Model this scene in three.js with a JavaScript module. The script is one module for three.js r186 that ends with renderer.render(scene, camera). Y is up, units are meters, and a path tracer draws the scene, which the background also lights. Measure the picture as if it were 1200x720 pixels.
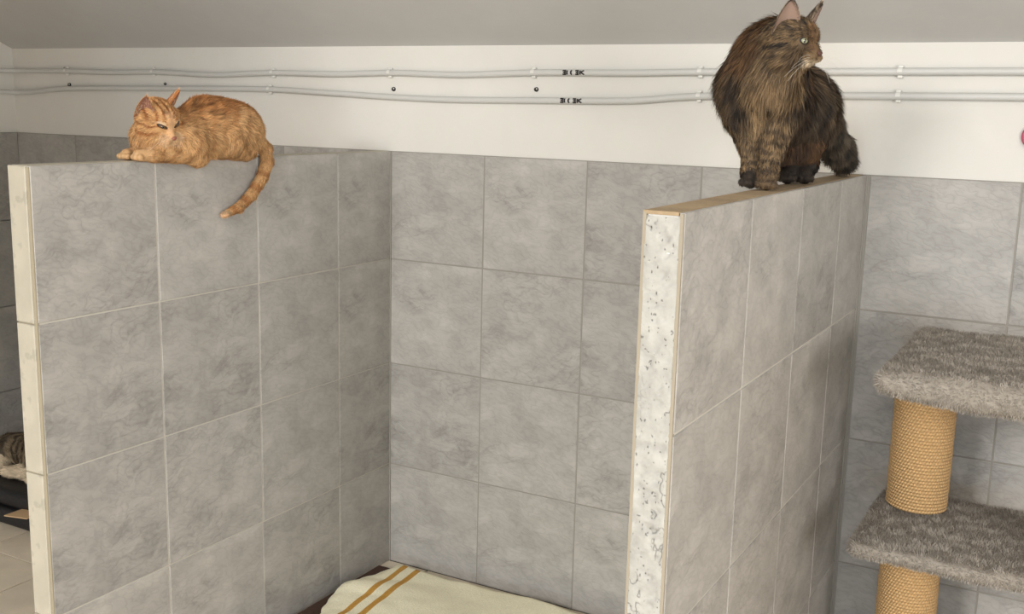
import * as THREE from 'three';
import { RectAreaLightUniformsLib } from 'three/addons/lights/RectAreaLightUniformsLib.js';
import { RoundedBoxGeometry } from 'three/addons/geometries/RoundedBoxGeometry.js';
import { mergeGeometries } from 'three/addons/utils/BufferGeometryUtils.js';

// ---------------------------------------------------------------- camera, sky, daylight, exposure
RectAreaLightUniformsLib.init();
const scene = new THREE.Scene();
const camera = new THREE.PerspectiveCamera(2 * Math.atan(360 / 1262.8) * 180 / Math.PI, 1200 / 720, 0.05, 60);
camera.rotation.order = 'YXZ';
camera.position.set(1.9503, 1.4761, 2.7239);
camera.rotation.set(-0.1841, 0.5071, 0.0242);
scene.add(camera);
const renderer = new THREE.WebGLRenderer();
renderer.toneMapping = THREE.LinearToneMapping;
renderer.toneMappingExposure = 1.0;
renderer.shadowMap.enabled = true;
scene.background = new THREE.Color().setRGB(0.55, 0.7, 0.95);

// room: back wall z = 0, roof rises from 1.65 m to a ridge at z = 4 and falls again to the front wall at z = 8
const XL = -1.76, XR = 3.9, ZF = 8, ZR = 4, HC = 1.648, HR = 3.45, SL = Math.hypot(ZR, HR - HC), SA = Math.atan2(HR - HC, ZR);
const roofWindows = [{ x: 0.55, w: 1.1 }, { x: 2.3, w: 1.1 }];   // two roof windows in the slope behind the camera
const RW = { from: 1.3, to: 2.8 };                                // their extent down that slope
function slopePoint(x, s, off) {                                  // a point on the front slope, s metres below the ridge
  return new THREE.Vector3(x, HR - s * Math.sin(SA) - off * Math.cos(SA), ZR + s * Math.cos(SA) - off * Math.sin(SA));
}
const dayLights = [[0.55, [1, 0.975, 0.94], 46], [2.3, [0.97, 0.985, 1], 14]];
for (const [x, c, k] of dayLights) {
  const l = new THREE.RectAreaLight(new THREE.Color().setRGB(...c), k, 1.02, RW.to - RW.from - 0.08);
  l.name = 'roof_window_daylight';
  l.position.copy(slopePoint(x, (RW.from + RW.to) / 2, 0.03));
  l.lookAt(slopePoint(x, (RW.from + RW.to) / 2, 1.03));
  l.castShadow = true;
  scene.add(l);
}

{                                                                 // glazed door in the front wall: cool, low daylight
  const l = new THREE.RectAreaLight(new THREE.Color().setRGB(0.74, 0.87, 1), 18, 0.8, 1.35);
  l.name = 'door_daylight'; l.position.set(2.7, 0.8, ZF - 0.03); l.lookAt(2.7, 0.8, 0); l.castShadow = true; scene.add(l);
}
{                                                                 // window in the right wall, beside and behind the camera
  const l = new THREE.RectAreaLight(new THREE.Color().setRGB(1, 0.97, 0.95), 22, 1.2, 0.9);
  l.name = 'side_window_daylight'; l.position.set(XR - 0.03, 1.5, 3.1); l.lookAt(0, 1.5, 3.1); l.castShadow = true; scene.add(l);
}

// ---------------------------------------------------------------- helpers
let seed = 7;
const rnd = () => { seed = (seed * 1664525 + 1013904223) >>> 0; return seed / 4294967296; };
const V = (x, y, z) => new THREE.Vector3(x, y, z);
const srgb = (r, g, b) => new THREE.Color().setRGB(r / 255, g / 255, b / 255, THREE.SRGBColorSpace);
const clamp = (x, a = 0, b = 1) => Math.min(b, Math.max(a, x));
const smooth = (a, b, x) => { const t = clamp((x - a) / (b - a)); return t * t * (3 - 2 * t); };
function hash(x, y, z = 0) {
  let h = Math.imul(x | 0, 374761393) + Math.imul(y | 0, 668265263) + Math.imul(z | 0, 2147483647);
  h = Math.imul(h ^ (h >>> 13), 1274126177); h ^= h >>> 16;
  return (h >>> 0) / 4294967296;
}
function noise2(x, y, per, s = 0) {
  const xi = Math.floor(x), yi = Math.floor(y), fx = x - xi, fy = y - yi, m = (v) => ((v % per) + per) % per;
  const u = fx * fx * (3 - 2 * fx), v = fy * fy * (3 - 2 * fy), a = m(xi), b = m(xi + 1), c = m(yi), d = m(yi + 1);
  return (hash(a, c, s) * (1 - u) + hash(b, c, s) * u) * (1 - v) + (hash(a, d, s) * (1 - u) + hash(b, d, s) * u) * v;
}
function fbm(x, y, per, s = 0, oct = 4) {
  let t = 0, a = 0.5, n = 0;
  for (let i = 0; i < oct; i++) { t += a * noise2(x, y, per, s + i * 17); n += a; x *= 2; y *= 2; per *= 2; a *= 0.55; }
  return t / n;
}
function noise3(x, y, z) {
  const xi = Math.floor(x), yi = Math.floor(y), zi = Math.floor(z), f = (t) => t * t * (3 - 2 * t), u = f(x - xi), v = f(y - yi), w = f(z - zi);
  const h = (i, j, k) => hash(xi + i, yi + j, zi + k + 91);
  const L = (a, b, t) => a + (b - a) * t;
  return L(L(L(h(0, 0, 0), h(1, 0, 0), u), L(h(0, 1, 0), h(1, 1, 0), u), v), L(L(h(0, 0, 1), h(1, 0, 1), u), L(h(0, 1, 1), h(1, 1, 1), u), v), w);
}
function tex(size, fn, color = true, repeat = [1, 1]) {             // fn(u, v) -> [r, g, b] 0..255 or a grey number 0..1
  const [w, h] = Array.isArray(size) ? size : [size, size], d = new Uint8Array(w * h * 4);
  for (let j = 0; j < h; j++) for (let i = 0; i < w; i++) {
    let c = fn(i / w, j / h); if (typeof c === 'number') c = [c * 255, c * 255, c * 255];
    const o = (j * w + i) * 4; d[o] = clamp(c[0], 0, 255); d[o + 1] = clamp(c[1], 0, 255); d[o + 2] = clamp(c[2], 0, 255); d[o + 3] = c.length > 3 ? c[3] : 255;
  }
  const t = new THREE.DataTexture(d, w, h, THREE.RGBAFormat);
  t.wrapS = t.wrapT = THREE.RepeatWrapping; t.magFilter = THREE.LinearFilter; t.minFilter = THREE.LinearMipmapLinearFilter; t.generateMipmaps = true;
  if (color) t.colorSpace = THREE.SRGBColorSpace; t.repeat.set(...repeat); t.needsUpdate = true;
  return t;
}
const mat = (o) => new THREE.MeshStandardMaterial(o);
const taken = {};
function numbered(n) { const k = taken[n] = (taken[n] ?? -1) + 1; return k ? n + '_' + String(k).padStart(3, '0') : n; }
function add(name, geometry, material, parent = scene) {
  const m = new THREE.Mesh(geometry, material); m.name = parent === scene ? numbered(name) : name;
  m.castShadow = m.receiveShadow = true; parent.add(m); return m;
}
function tag(o, label, category, group) { o.userData.label = label; o.userData.category = category; if (group) o.userData.group = group; return o; }
function thing(name, label, category, pos = [0, 0, 0], group) {
  const g = new THREE.Group(); g.name = numbered(name); g.position.set(...pos); scene.add(g); return tag(g, label, category, group);
}
function struct(o, label) { o.userData.kind = 'structure'; if (label) o.userData.label = label; return o; }
function box(x0, x1, y0, y1, z0, z1) { const g = new THREE.BoxGeometry(x1 - x0, y1 - y0, z1 - z0); g.translate((x0 + x1) / 2, (y0 + y1) / 2, (z0 + z1) / 2); return g; }
function metreUV(g) {                                                // uv in metres from the dominant axis of each face
  g = g.index ? g.toNonIndexed() : g; const p = g.attributes.position, n = g.attributes.normal, uv = new Float32Array(p.count * 2);
  for (let i = 0; i < p.count; i++) {
    const a = [Math.abs(n.getX(i)), Math.abs(n.getY(i)), Math.abs(n.getZ(i))], k = a.indexOf(Math.max(...a));
    uv[2 * i] = k === 0 ? p.getZ(i) : p.getX(i); uv[2 * i + 1] = k === 1 ? p.getZ(i) : p.getY(i);
  }
  g.setAttribute('uv', new THREE.BufferAttribute(uv, 2)); return g;
}
// a tile: front face with bevelled edges, lying in its x-y plane, front towards +z, back at z = 0
const tileCache = {};
function tileGeo(w, h, d = 0.008, b = 0.0016) {
  const key = [w.toFixed(4), h.toFixed(4), d, b].join(); if (tileCache[key]) return tileCache[key];
  const P = [], U = [], quad = (a, c, e, f) => { for (const q of [a, c, e, a, e, f]) { P.push(...q); U.push(q[0] / 0.3333 + 0.5, q[1] / 0.3333 + 0.5); } };
  const X = w / 2, Y = h / 2, R = (x, y, z) => [[-x, -y, z], [x, -y, z], [x, y, z], [-x, y, z]];
  const f = R(X - b, Y - b, d), e = R(X, Y, d - b), k = R(X, Y, 0);
  quad(...f);
  for (let i = 0; i < 4; i++) { const j = (i + 1) % 4; quad(e[i], e[j], f[j], f[i]); quad(k[i], k[j], e[j], e[i]); }
  const g = new THREE.BufferGeometry(); g.setAttribute('position', new THREE.Float32BufferAttribute(P, 3)); g.setAttribute('uv', new THREE.Float32BufferAttribute(U, 2));
  g.computeVertexNormals(); return tileCache[key] = g;
}

// ---------------------------------------------------------------- materials
function slate(u, v, s) {                                            // slate-like relief of a grey tile: cloudy patches, short wavy ridges, grain
  const wx = fbm(u * 6, v * 6, 6, s, 3) - 0.5, wy = fbm(u * 6, v * 6, 6, s + 50, 3) - 0.5;
  const cloud = fbm(u * 5 + wx, v * 7 + wy, 64, s + 9, 4), patch = noise2(u * 3, v * 3, 3, s + 4);
  const r1 = 1 - Math.abs(2 * fbm(u * 7 + v * 3 + wx * 1.0, v * 17 - u * 5 + wy * 2.2, 128, s + 21, 3) - 1);
  const r2 = 1 - Math.abs(2 * fbm(u * 16 + wx, v * 34 + u * 6 + wy * 2, 256, s + 31, 2) - 1);
  return { cloud, vein: Math.pow(r1, 7) * smooth(0.42, 0.62, patch), fine: Math.pow(r2, 5), grain: hash(u * 4096, v * 4096, s) };
}
const tileMats = [];
for (let k = 0; k < 5; k++) {
  const N = 384, Q = []; for (let j = 0; j < N; j++) for (let i = 0; i < N; i++) Q.push(slate(i / N, j / N, 100 * k + 3));
  const at = (u, v) => Q[Math.round(v * N) * N + Math.round(u * N)];
  const col = tex(N, (u, v) => { const q = at(u, v), t = 171 + (q.cloud - 0.5) * 36 - q.vein * 14 - q.fine * 9 + (q.grain - 0.5) * 7 + (k - 2) * 1.6; return [t * 1.0, t * 0.978, t * 0.944]; });
  const bmp = tex(N, (u, v) => { const q = at(u, v); return clamp(0.55 + (q.cloud - 0.5) * 0.6 - q.vein * 0.3 - q.fine * 0.22 + (q.grain - 0.5) * 0.05); }, false);
  tileMats.push(mat({ map: col, bumpMap: bmp, bumpScale: 0.0013, roughness: 0.5 }));
}
const plasterBump = tex(512, (u, v) => fbm(u * 6, v * 6, 6, 4, 5) * 0.6 + fbm(u * 48, v * 48, 48, 9, 2) * 0.4, false);
const plasterCol = tex(512, (u, v) => { const t = 219 + (fbm(u * 5, v * 5, 5, 77, 4) - 0.5) * 10; return [t, t * 0.988, t * 0.955]; });
const M = {
  plaster: mat({ map: plasterCol, bumpMap: plasterBump, bumpScale: 0.0016, roughness: 0.85 }),
  ceiling: mat({ map: plasterCol, bumpMap: plasterBump, bumpScale: 0.001, roughness: 0.9, color: srgb(232, 233, 238) }),
  groutGrey: mat({ color: srgb(150, 146, 138), roughness: 0.95 }),
  groutPale: mat({ color: srgb(196, 191, 180), roughness: 0.95 }),
  groutCream: mat({ color: srgb(156, 146, 124), roughness: 0.95 }),
  cream: mat({ color: 0xffffff, roughness: 0.6, map: tex(256, (u, v) => { const c = fbm(u * 5, v * 5, 5, 61, 5), s = smooth(0.66, 0.74, fbm(u * 14, v * 14, 14, 62, 3)); const t = 180 + (c - 0.5) * 26 - s * 12; return [t, t * 0.965, t * 0.875]; }), bumpMap: plasterBump, bumpScale: 0.0008 }),
  coping: mat({ roughness: 0.8, map: tex(256, (u, v) => { const t = 158 + (fbm(u * 3, v * 12, 12, 5, 5) - 0.5) * 46 + (hash(u * 999, v * 999) - 0.5) * 12; return [t, t * 0.87, t * 0.68]; }), bumpMap: plasterBump, bumpScale: 0.001 }),
  conduit: mat({ color: srgb(200, 199, 195), roughness: 0.42 }),
  clip: mat({ color: srgb(222, 221, 214), roughness: 0.45 }),
  dark: mat({ color: srgb(26, 23, 20), roughness: 0.7 }),
  frame: mat({ color: srgb(225, 222, 215), roughness: 0.5 }),
  pane: new THREE.MeshPhysicalMaterial({ color: 0xffffff, transmission: 1, thickness: 0, roughness: 0.02 }),
};
const roughPit = (u, v) => {                                         // pits and trowel marks of the rough plaster edge
  const a = fbm(u * 3, v * 80, 80, 201, 5), p = smooth(0.79, 0.86, fbm(u * 12, v * 300, 300, 205, 2)), c = Math.pow(1 - Math.abs(2 * fbm(u * 3, v * 60, 64, 207, 3) - 1), 26);
  return { a, p, c: c * smooth(0.55, 0.7, noise2(u * 1, v * 16, 24, 209)) };
};
M.rough = mat({
  roughness: 0.9, map: tex([128, 1024], (u, v) => { const q = roughPit(u, v), t = 168 + (q.a - 0.5) * 34 - q.p * 46 - q.c * 52; return [t, t * 0.99, t * 0.95]; }),
  bumpMap: tex([128, 1024], (u, v) => { const q = roughPit(u, v); return clamp(0.5 + (q.a - 0.5) * 0.6 - q.p * 0.3 - q.c * 0.35); }, false), bumpScale: 0.004,
});
M.edge = mat({ roughness: 0.9, color: srgb(152, 143, 126) });

// ---------------------------------------------------------------- the room
const H = 4 / 3, ROW = H / 4, TT = 0.008, GR = 0.006;              // tiled height, row height, tile thickness, grout depth, joints 3 mm
function tiles(parent, xs, ys, put, mats = tileMats, gap = 0.003, bevel = 0.0016) {
  for (let i = 0; i + 1 < xs.length; i++) for (let j = 0; j + 1 < ys.length; j++) {
    const w = xs[i + 1] - xs[i] - gap, h = ys[j + 1] - ys[j] - gap;
    const m = add('tile', tileGeo(w, h, 0.008, bevel), mats[Math.floor(rnd() * mats.length)], parent);
    put(m, (xs[i] + xs[i + 1]) / 2, (ys[j] + ys[j + 1]) / 2, (rnd() - 0.5) * 0.0009);
    m.rotateX((rnd() - 0.5) * 0.003); m.rotateY((rnd() - 0.5) * 0.003);
  }
}
const rows = [0, ROW, 2 * ROW, 3 * ROW, H];
const range = (a, b, step) => { const r = [a]; while (r[r.length - 1] + step < b - 0.03) r.push(r[r.length - 1] + step); r.push(b); return r; };
// back wall: plaster body 12 mm behind the tile faces, tiled to 1.33 m
const wallBack = struct(add('wall_back', metreUV(box(XL - 0.2, XR + 0.2, 0, HC + 0.05, -0.2, -0.004)), M.plaster), 'white plastered back wall tiled grey up to the height of the partitions');
add('grout', box(XL, XR, 0, H, -0.004, -TT + GR + 0.001), M.groutGrey, wallBack);
tiles(wallBack, range(XL, -0.062, 0.3333), rows, (m, a, b, d) => m.position.set(a, b, -TT + d));
tiles(wallBack, [0, 0.3333, 0.665, 0.9965, 1.352], rows, (m, a, b, d) => m.position.set(a, b, -TT + d));
tiles(wallBack, range(1.4235, XR, 0.3375), rows, (m, a, b, d) => m.position.set(a, b, -TT + d));
// side walls: gable outlines with thickness
function gable(x0, x1, hole) {
  const s = new THREE.Shape(); s.moveTo(0.2, 0); s.lineTo(-ZF - 0.2, 0); s.lineTo(-ZF - 0.2, HC); s.lineTo(-ZR, HR + 0.1); s.lineTo(0.2, HC); s.closePath();
  if (hole) { const h = new THREE.Path(), [a, b, c, d] = hole; h.moveTo(-a, c); h.lineTo(-a, d); h.lineTo(-b, d); h.lineTo(-b, c); h.closePath(); s.holes.push(h); }
  const g = new THREE.ExtrudeGeometry(s, { depth: x1 - x0, bevelEnabled: false }); g.rotateY(Math.PI / 2); g.translate(x0, 0, 0); return metreUV(g);
}
const wallLeft = struct(add('wall_left', gable(XL - 0.2, XL), M.plaster), 'plastered left wall tiled grey up to the height of the partitions');
add('grout', box(XL, XL + 0.004, 0, H, 0, 4), M.groutGrey, wallLeft);
tiles(wallLeft, range(0, 4, 0.3333), rows, (m, a, b, d) => { m.position.set(XL + 0.0015 + d, b, a); m.rotation.y = Math.PI / 2; });
struct(add('wall_right', gable(XR, XR + 0.2, [2.45, 3.75, 1.0, 2.0]), M.plaster), 'plastered right wall with a window');
{
  const g = new THREE.Group(); g.name = 'window_3'; scene.add(g); struct(g, 'window in the right wall');
  const x0 = XR + 0.04, x1 = XR + 0.1;
  add('window_frame', mergeGeometries([box(x0, x1, 1.0, 1.05, 2.45, 3.75), box(x0, x1, 1.95, 2.0, 2.45, 3.75), box(x0, x1, 1.05, 1.95, 2.45, 2.5), box(x0, x1, 1.05, 1.95, 3.7, 3.75)]), M.frame, g);
  add('pane', box(XR + 0.065, XR + 0.071, 1.05, 1.95, 2.5, 3.7), M.pane, g);
}
{
  const s = new THREE.Shape(); s.moveTo(XL - 0.2, 0); s.lineTo(XR + 0.2, 0); s.lineTo(XR + 0.2, HC + 0.05); s.lineTo(XL - 0.2, HC + 0.05); s.closePath();
  const h = new THREE.Path(); h.moveTo(2.25, 0.06); h.lineTo(2.25, 1.55); h.lineTo(3.15, 1.55); h.lineTo(3.15, 0.06); h.closePath(); s.holes.push(h);
  const g = new THREE.ExtrudeGeometry(s, { depth: 0.2, bevelEnabled: false }); g.translate(0, 0, ZF);
  struct(add('wall_front', metreUV(g), M.plaster), 'plastered wall behind the camera');
  const d = new THREE.Group(); d.name = 'door_1'; scene.add(d); struct(d, 'low glazed door behind the camera');
  add('door_frame', mergeGeometries([box(2.25, 2.3, 0.06, 1.55, ZF + 0.03, ZF + 0.1), box(3.1, 3.15, 0.06, 1.55, ZF + 0.03, ZF + 0.1), box(2.3, 3.1, 0.06, 0.11, ZF + 0.03, ZF + 0.1), box(2.3, 3.1, 1.5, 1.55, ZF + 0.03, ZF + 0.1)]), M.frame, d);
  add('pane', box(2.3, 3.1, 0.11, 1.5, ZF + 0.06, ZF + 0.066), M.pane, d);
  // bulkhead over the entrance, out of the frame on the left: it keeps the roof windows' light off the upper left end of the room
  struct(add('wall_bulkhead', metreUV(box(XL, -0.1, 1.2, 2.68, 2.3, 2.42)), mat({ color: srgb(204, 162, 110), roughness: 0.8 })), 'timber-clad bulkhead over the entrance');
}
// sloping ceiling, rear half plain, front half with two roof windows
{
  const g = new THREE.BoxGeometry(XR - XL + 0.4, 0.15, SL + 0.12); g.translate(0, 0.075, -SL / 2);
  const c = struct(add('ceiling', metreUV(g), M.ceiling), 'white sloping ceiling'); c.position.set((XL + XR) / 2, HR, ZR); c.rotation.x = -SA;
  const s = new THREE.Shape(); s.moveTo(XL - 0.2, 0); s.lineTo(XR + 0.2, 0); s.lineTo(XR + 0.2, SL + 0.1); s.lineTo(XL - 0.2, SL + 0.1); s.closePath();
  for (const { x, w } of roofWindows) { const h = new THREE.Path(); h.moveTo(x - w / 2, RW.from); h.lineTo(x - w / 2, RW.to); h.lineTo(x + w / 2, RW.to); h.lineTo(x + w / 2, RW.from); h.closePath(); s.holes.push(h); }
  const e = new THREE.ExtrudeGeometry(s, { depth: 0.15, bevelEnabled: false }); e.rotateX(Math.PI / 2); e.translate(0, 0.15, 0);
  const f = struct(add('ceiling', metreUV(e), M.ceiling), 'white sloping ceiling with roof windows'); f.position.set(0, HR, ZR); f.rotation.x = SA;
  roofWindows.forEach(({ x, w }, i) => {
    const g = new THREE.Group(); g.name = 'window_' + (i + 1); scene.add(g); struct(g, 'roof window in the slope behind the camera');
    g.position.set(0, HR, ZR); g.rotation.x = SA;
    const z0 = RW.from, z1 = RW.to, t = 0.05;
    add('window_frame', mergeGeometries([box(x - w / 2, x + w / 2, 0.02, 0.13, z0, z0 + t), box(x - w / 2, x + w / 2, 0.02, 0.13, z1 - t, z1), box(x - w / 2, x - w / 2 + t, 0.02, 0.13, z0, z1), box(x + w / 2 - t, x + w / 2, 0.02, 0.13, z0, z1)]), M.frame, g);
    add('pane', box(x - w / 2 + t, x + w / 2 - t, 0.08, 0.084, z0 + t, z1 - t), M.pane, g);
  });
}
// floor of beige tiles
{
  const base = struct(add('floor', box(XL - 0.2, XR + 0.2, -0.15, -0.005, -0.2, ZF + 0.2), mat({ color: srgb(66, 58, 48), roughness: 0.95 })), 'beige tiled floor');
  const fm = [0, 1, 2].map((k) => mat({ roughness: 0.45, map: tex(256, (u, v) => { const t = 216 + (fbm(u * 4, v * 4, 4, 300 + k * 20, 5) - 0.5) * 30; return [t, t * 0.945, t * 0.85]; }), bumpMap: plasterBump, bumpScale: 0.0005 }));
  const xs = [], zs = []; for (let x = -0.85 - 3 * 0.3333; x < XR; x += 0.3333) xs.push(x); for (let z = 0.632 - 2 * 0.3333; z < 4; z += 0.3333) zs.push(z);
  xs[0] = XL; zs[0] = 0;
  tiles(base, xs, zs, (m, a, b, d) => { m.position.set(a, -0.008 + d, b); m.rotation.x = -Math.PI / 2; }, fm, 0.005, 0.0004);
}

// low partitions, tiled on both faces
function partition(name, label, x0, x1, zf, joints, pale) {
  const o = new THREE.Group(); o.name = name; scene.add(o); struct(o, label);
  add('core', metreUV(box(x0 + TT, x1 - TT, 0, H - 0.006, 0, zf - 0.004)), M.plaster, o);
  add('grout', box(x0 + TT - GR, x0 + TT, 0, H - 0.006, 0, zf - 0.006), M.groutPale, o);
  add('grout', box(x1 - TT, x1 - TT + GR, 0, H - 0.006, 0, zf - 0.006), M.groutPale, o);
  tiles(o, joints, rows, (m, a, b, d) => { m.position.set(x1 - TT + d, b, a); m.rotation.y = Math.PI / 2; }, tileMats, 0.0036);
  tiles(o, joints, rows, (m, a, b, d) => { m.position.set(x0 + TT - d, b, a); m.rotation.y = -Math.PI / 2; }, tileMats, 0.0036);
  return o;
}
const PL = partition('wall_partition_left', 'low grey tiled partition with a smooth cream end face, under the ginger cat', -0.0625, 0, 1.2693, [0, 0.2592, 0.5951, 0.9344, 1.2675]);
add('top_edge', metreUV(box(-0.0625 + TT, -TT, H - 0.006, H - 0.0005, 0, 1.266)), M.cream, PL);
add('grout', box(-0.0615, -0.001, 0, H - 0.004, 1.2653, 1.2678), M.groutCream, PL);
for (let r = 0; r < 4; r++) { const m = add('end_tile', tileGeo(0.0545, ROW - 0.003), M.cream, PL); m.position.set(-0.0345, (r + 0.5) * ROW, 1.2645); }
const PR = partition('wall_partition_right', 'low grey tiled partition with a pitted white plaster end face, under the long-haired cat', 1.352, 1.416, 1.2626, [0, 0.2601, 0.5943, 0.9286, 1.2595]);
add('coping', metreUV(box(1.3525, 1.4075, H - 0.006, H - 0.0005, 0, 1.2615)), M.coping, PR);
{
  // rough plaster skim on the end face, its surface really uneven
  const g = new THREE.PlaneGeometry(0.053, H - 0.008, 14, 400), p = g.attributes.position;
  for (let i = 0; i < p.count; i++) {
    const u = p.getX(i) / 0.053 + 0.5, v = p.getY(i) / H + 0.5, e = smooth(0, 0.12, u) * smooth(0, 0.12, 1 - u);
    p.setZ(i, (fbm(u * 2, v * 50, 64, 401, 4) - 0.35) * 0.005 * (0.3 + 0.7 * e) - smooth(0.66, 0.72, fbm(u * 6, v * 160, 256, 409, 2)) * 0.0025 * e);
  }
  g.computeVertexNormals();
  const m = add('plaster_skim', g, M.rough, PR); m.position.set(1.3835, (H - 0.008) / 2, 1.2615);
  add('edge_bead', metreUV(box(1.3525, 1.3578, 0, H - 0.003, 1.252, 1.2618)), M.edge, PR);
  add('edge_bead', metreUV(box(1.4093, 1.4148, 0, H - 0.003, 1.252, 1.2616)), M.edge, PR);
}

for (const [x, a, b] of [[0, 0, 1], [1.416, 0, 1], [-0.0625, -1, 0], [1.352, -1, 0]]) add('corner_joint', box(x + a * 0.0035, x + b * 0.0035, 0, H - 0.002, -0.002, 0.0035), M.groutGrey, x > 0.5 ? PR : PL);

// ---------------------------------------------------------------- conduits along the back wall
function conduit(label, pts, clips, plugs, markX) {
  const curve = new THREE.CatmullRomCurve3(pts.map((p) => V(...p))), o = thing('cable_conduit', label, 'conduit', [0, 0, 0]);
  add('tube', new THREE.TubeGeometry(curve, 260, 0.0088, 12, false), M.conduit, o);
  const yAt = (x) => { let b = 0; for (let i = 0; i <= 600; i++) { const q = curve.getPoint(i / 600); if (Math.abs(q.x - x) < Math.abs(curve.getPoint(b / 600).x - x)) b = i; } return curve.getPoint(b / 600).y; };
  for (const x of clips) {
    const y = yAt(x), arc = new THREE.CylinderGeometry(0.0102, 0.0102, 0.011, 14, 1, true, -Math.PI * 0.05, Math.PI * 1.1); arc.rotateZ(Math.PI / 2); arc.rotateX(-Math.PI / 2 + Math.PI / 2);
    const c = add('clip', mergeGeometries([arc, new RoundedBoxGeometry(0.012, 0.007, 0.008, 2, 0.002).translate(0, 0.0115, -0.004), new RoundedBoxGeometry(0.012, 0.007, 0.008, 2, 0.002).translate(0, -0.0115, -0.004)].map((g) => g.index ? g.toNonIndexed() : g)), M.clip, o);
    c.position.set(x, y, 0.0085);
  }
  for (const [x, y, s] of plugs) { const c = add('wall_plug', new THREE.CylinderGeometry(s * 1.2, s * 1.35, 0.006, 10).rotateX(Math.PI / 2), M.dark, o); c.position.set(x, y, -0.002); add('screw', new THREE.SphereGeometry(s * 0.45, 8, 6), M.clip, c).position.set(s * 0.5, s * 0.3, 0.003); }
  if (markX) {
    const cv = document.createElement('canvas'); cv.width = 256; cv.height = 64; const x = cv.getContext('2d');
    x.clearRect(0, 0, 256, 64); x.strokeStyle = '#1a1714'; x.lineWidth = 17;
    const L = (...q) => { x.beginPath(); x.moveTo(q[0], q[1]); for (let i = 2; i < q.length; i += 2) x.lineTo(q[i], q[i + 1]); x.stroke(); };
    L(8, 10, 36, 10, 36, 54, 8, 54); L(14, 32, 36, 32); L(56, 8, 56, 56);                       // printed characters on the pipe
    L(104, 6, 96, 20, 96, 44, 104, 58);
    L(140, 10, 168, 10, 168, 54, 140, 54); L(146, 32, 168, 32); L(190, 8, 190, 56); L(190, 34, 230, 8); L(200, 30, 232, 56);
    const t = new THREE.CanvasTexture(cv); t.colorSpace = THREE.SRGBColorSpace;
    const g = new THREE.CylinderGeometry(0.0091, 0.0091, 0.075, 12, 1, true, -0.9, 1.8); const p = g.attributes.position, uv = g.attributes.uv;
    for (let i = 0; i < p.count; i++) { const a = p.getX(i), b = p.getY(i), z = p.getZ(i); p.setXYZ(i, b, a, z); uv.setXY(i, b / 0.075 + 0.5, a / 0.015 + 0.5); }
    const ix = g.index.array; for (let i = 0; i < ix.length; i += 3) { const q = ix[i]; ix[i] = ix[i + 1]; ix[i + 1] = q; }
    g.computeVertexNormals();
    const m = add('printed_mark', g, new THREE.MeshStandardMaterial({ map: t, transparent: true, roughness: 0.6 }), o); m.position.set(markX, yAt(markX), 0.0085);
  }
}
const wl = XL + 0.0125;
conduit('upper pale grey cable conduit clipped along the white wall', [[wl, 1.562, 0.9], [wl, 1.5625, 0.3], [wl + 0.002, 1.563, 0.05], [wl + 0.03, 1.5635, 0.012], [-1.47, 1.565, 0.0085], [-1.2, 1.561, 0.0085], [-1.0, 1.564, 0.0085], [-0.72, 1.556, 0.0085], [-0.4664, 1.564, 0.0085], [-0.2, 1.562, 0.0085], [0.0048, 1.567, 0.0085], [0.25, 1.563, 0.0085], [0.4925, 1.5705, 0.0085], [0.797, 1.5715, 0.0085], [0.9753, 1.575, 0.0085], [1.4723, 1.5785, 0.0085], [1.7387, 1.5805, 0.0085], [XR, 1.582, 0.0085]],
  [-1.445, -1.0, -0.46, 0.0, 0.492, 0.98, 1.474, 1.97], [[-1.465, 1.575, 0.003]], 0.622);
conduit('lower sagging pale grey cable conduit clipped below the other', [[wl, 1.487, 0.9], [wl, 1.486, 0.3], [wl + 0.002, 1.4845, 0.05], [wl + 0.03, 1.484, 0.012], [-1.6416, 1.4865, 0.0085], [-1.4736, 1.5005, 0.0085], [-0.9685, 1.5085, 0.0085], [-0.4674, 1.5116, 0.0085], [-0.1898, 1.5023, 0.0085], [0.0051, 1.4955, 0.0085], [0.2, 1.4915, 0.0085], [0.4948, 1.4942, 0.0085], [0.8003, 1.4995, 0.0085], [0.9324, 1.5107, 0.0085], [1.1, 1.5175, 0.0085], [1.477, 1.5216, 0.0085], [1.7442, 1.524, 0.0085], [XR, 1.527, 0.0085]],
  [-0.475, 0.98, 1.474, 1.97], [[-1.445, 1.5155, 0.0055], [-0.955, 1.5245, 0.0035], [0.008, 1.519, 0.005], [0.497, 1.5245, 0.005]], 0.617);

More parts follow.
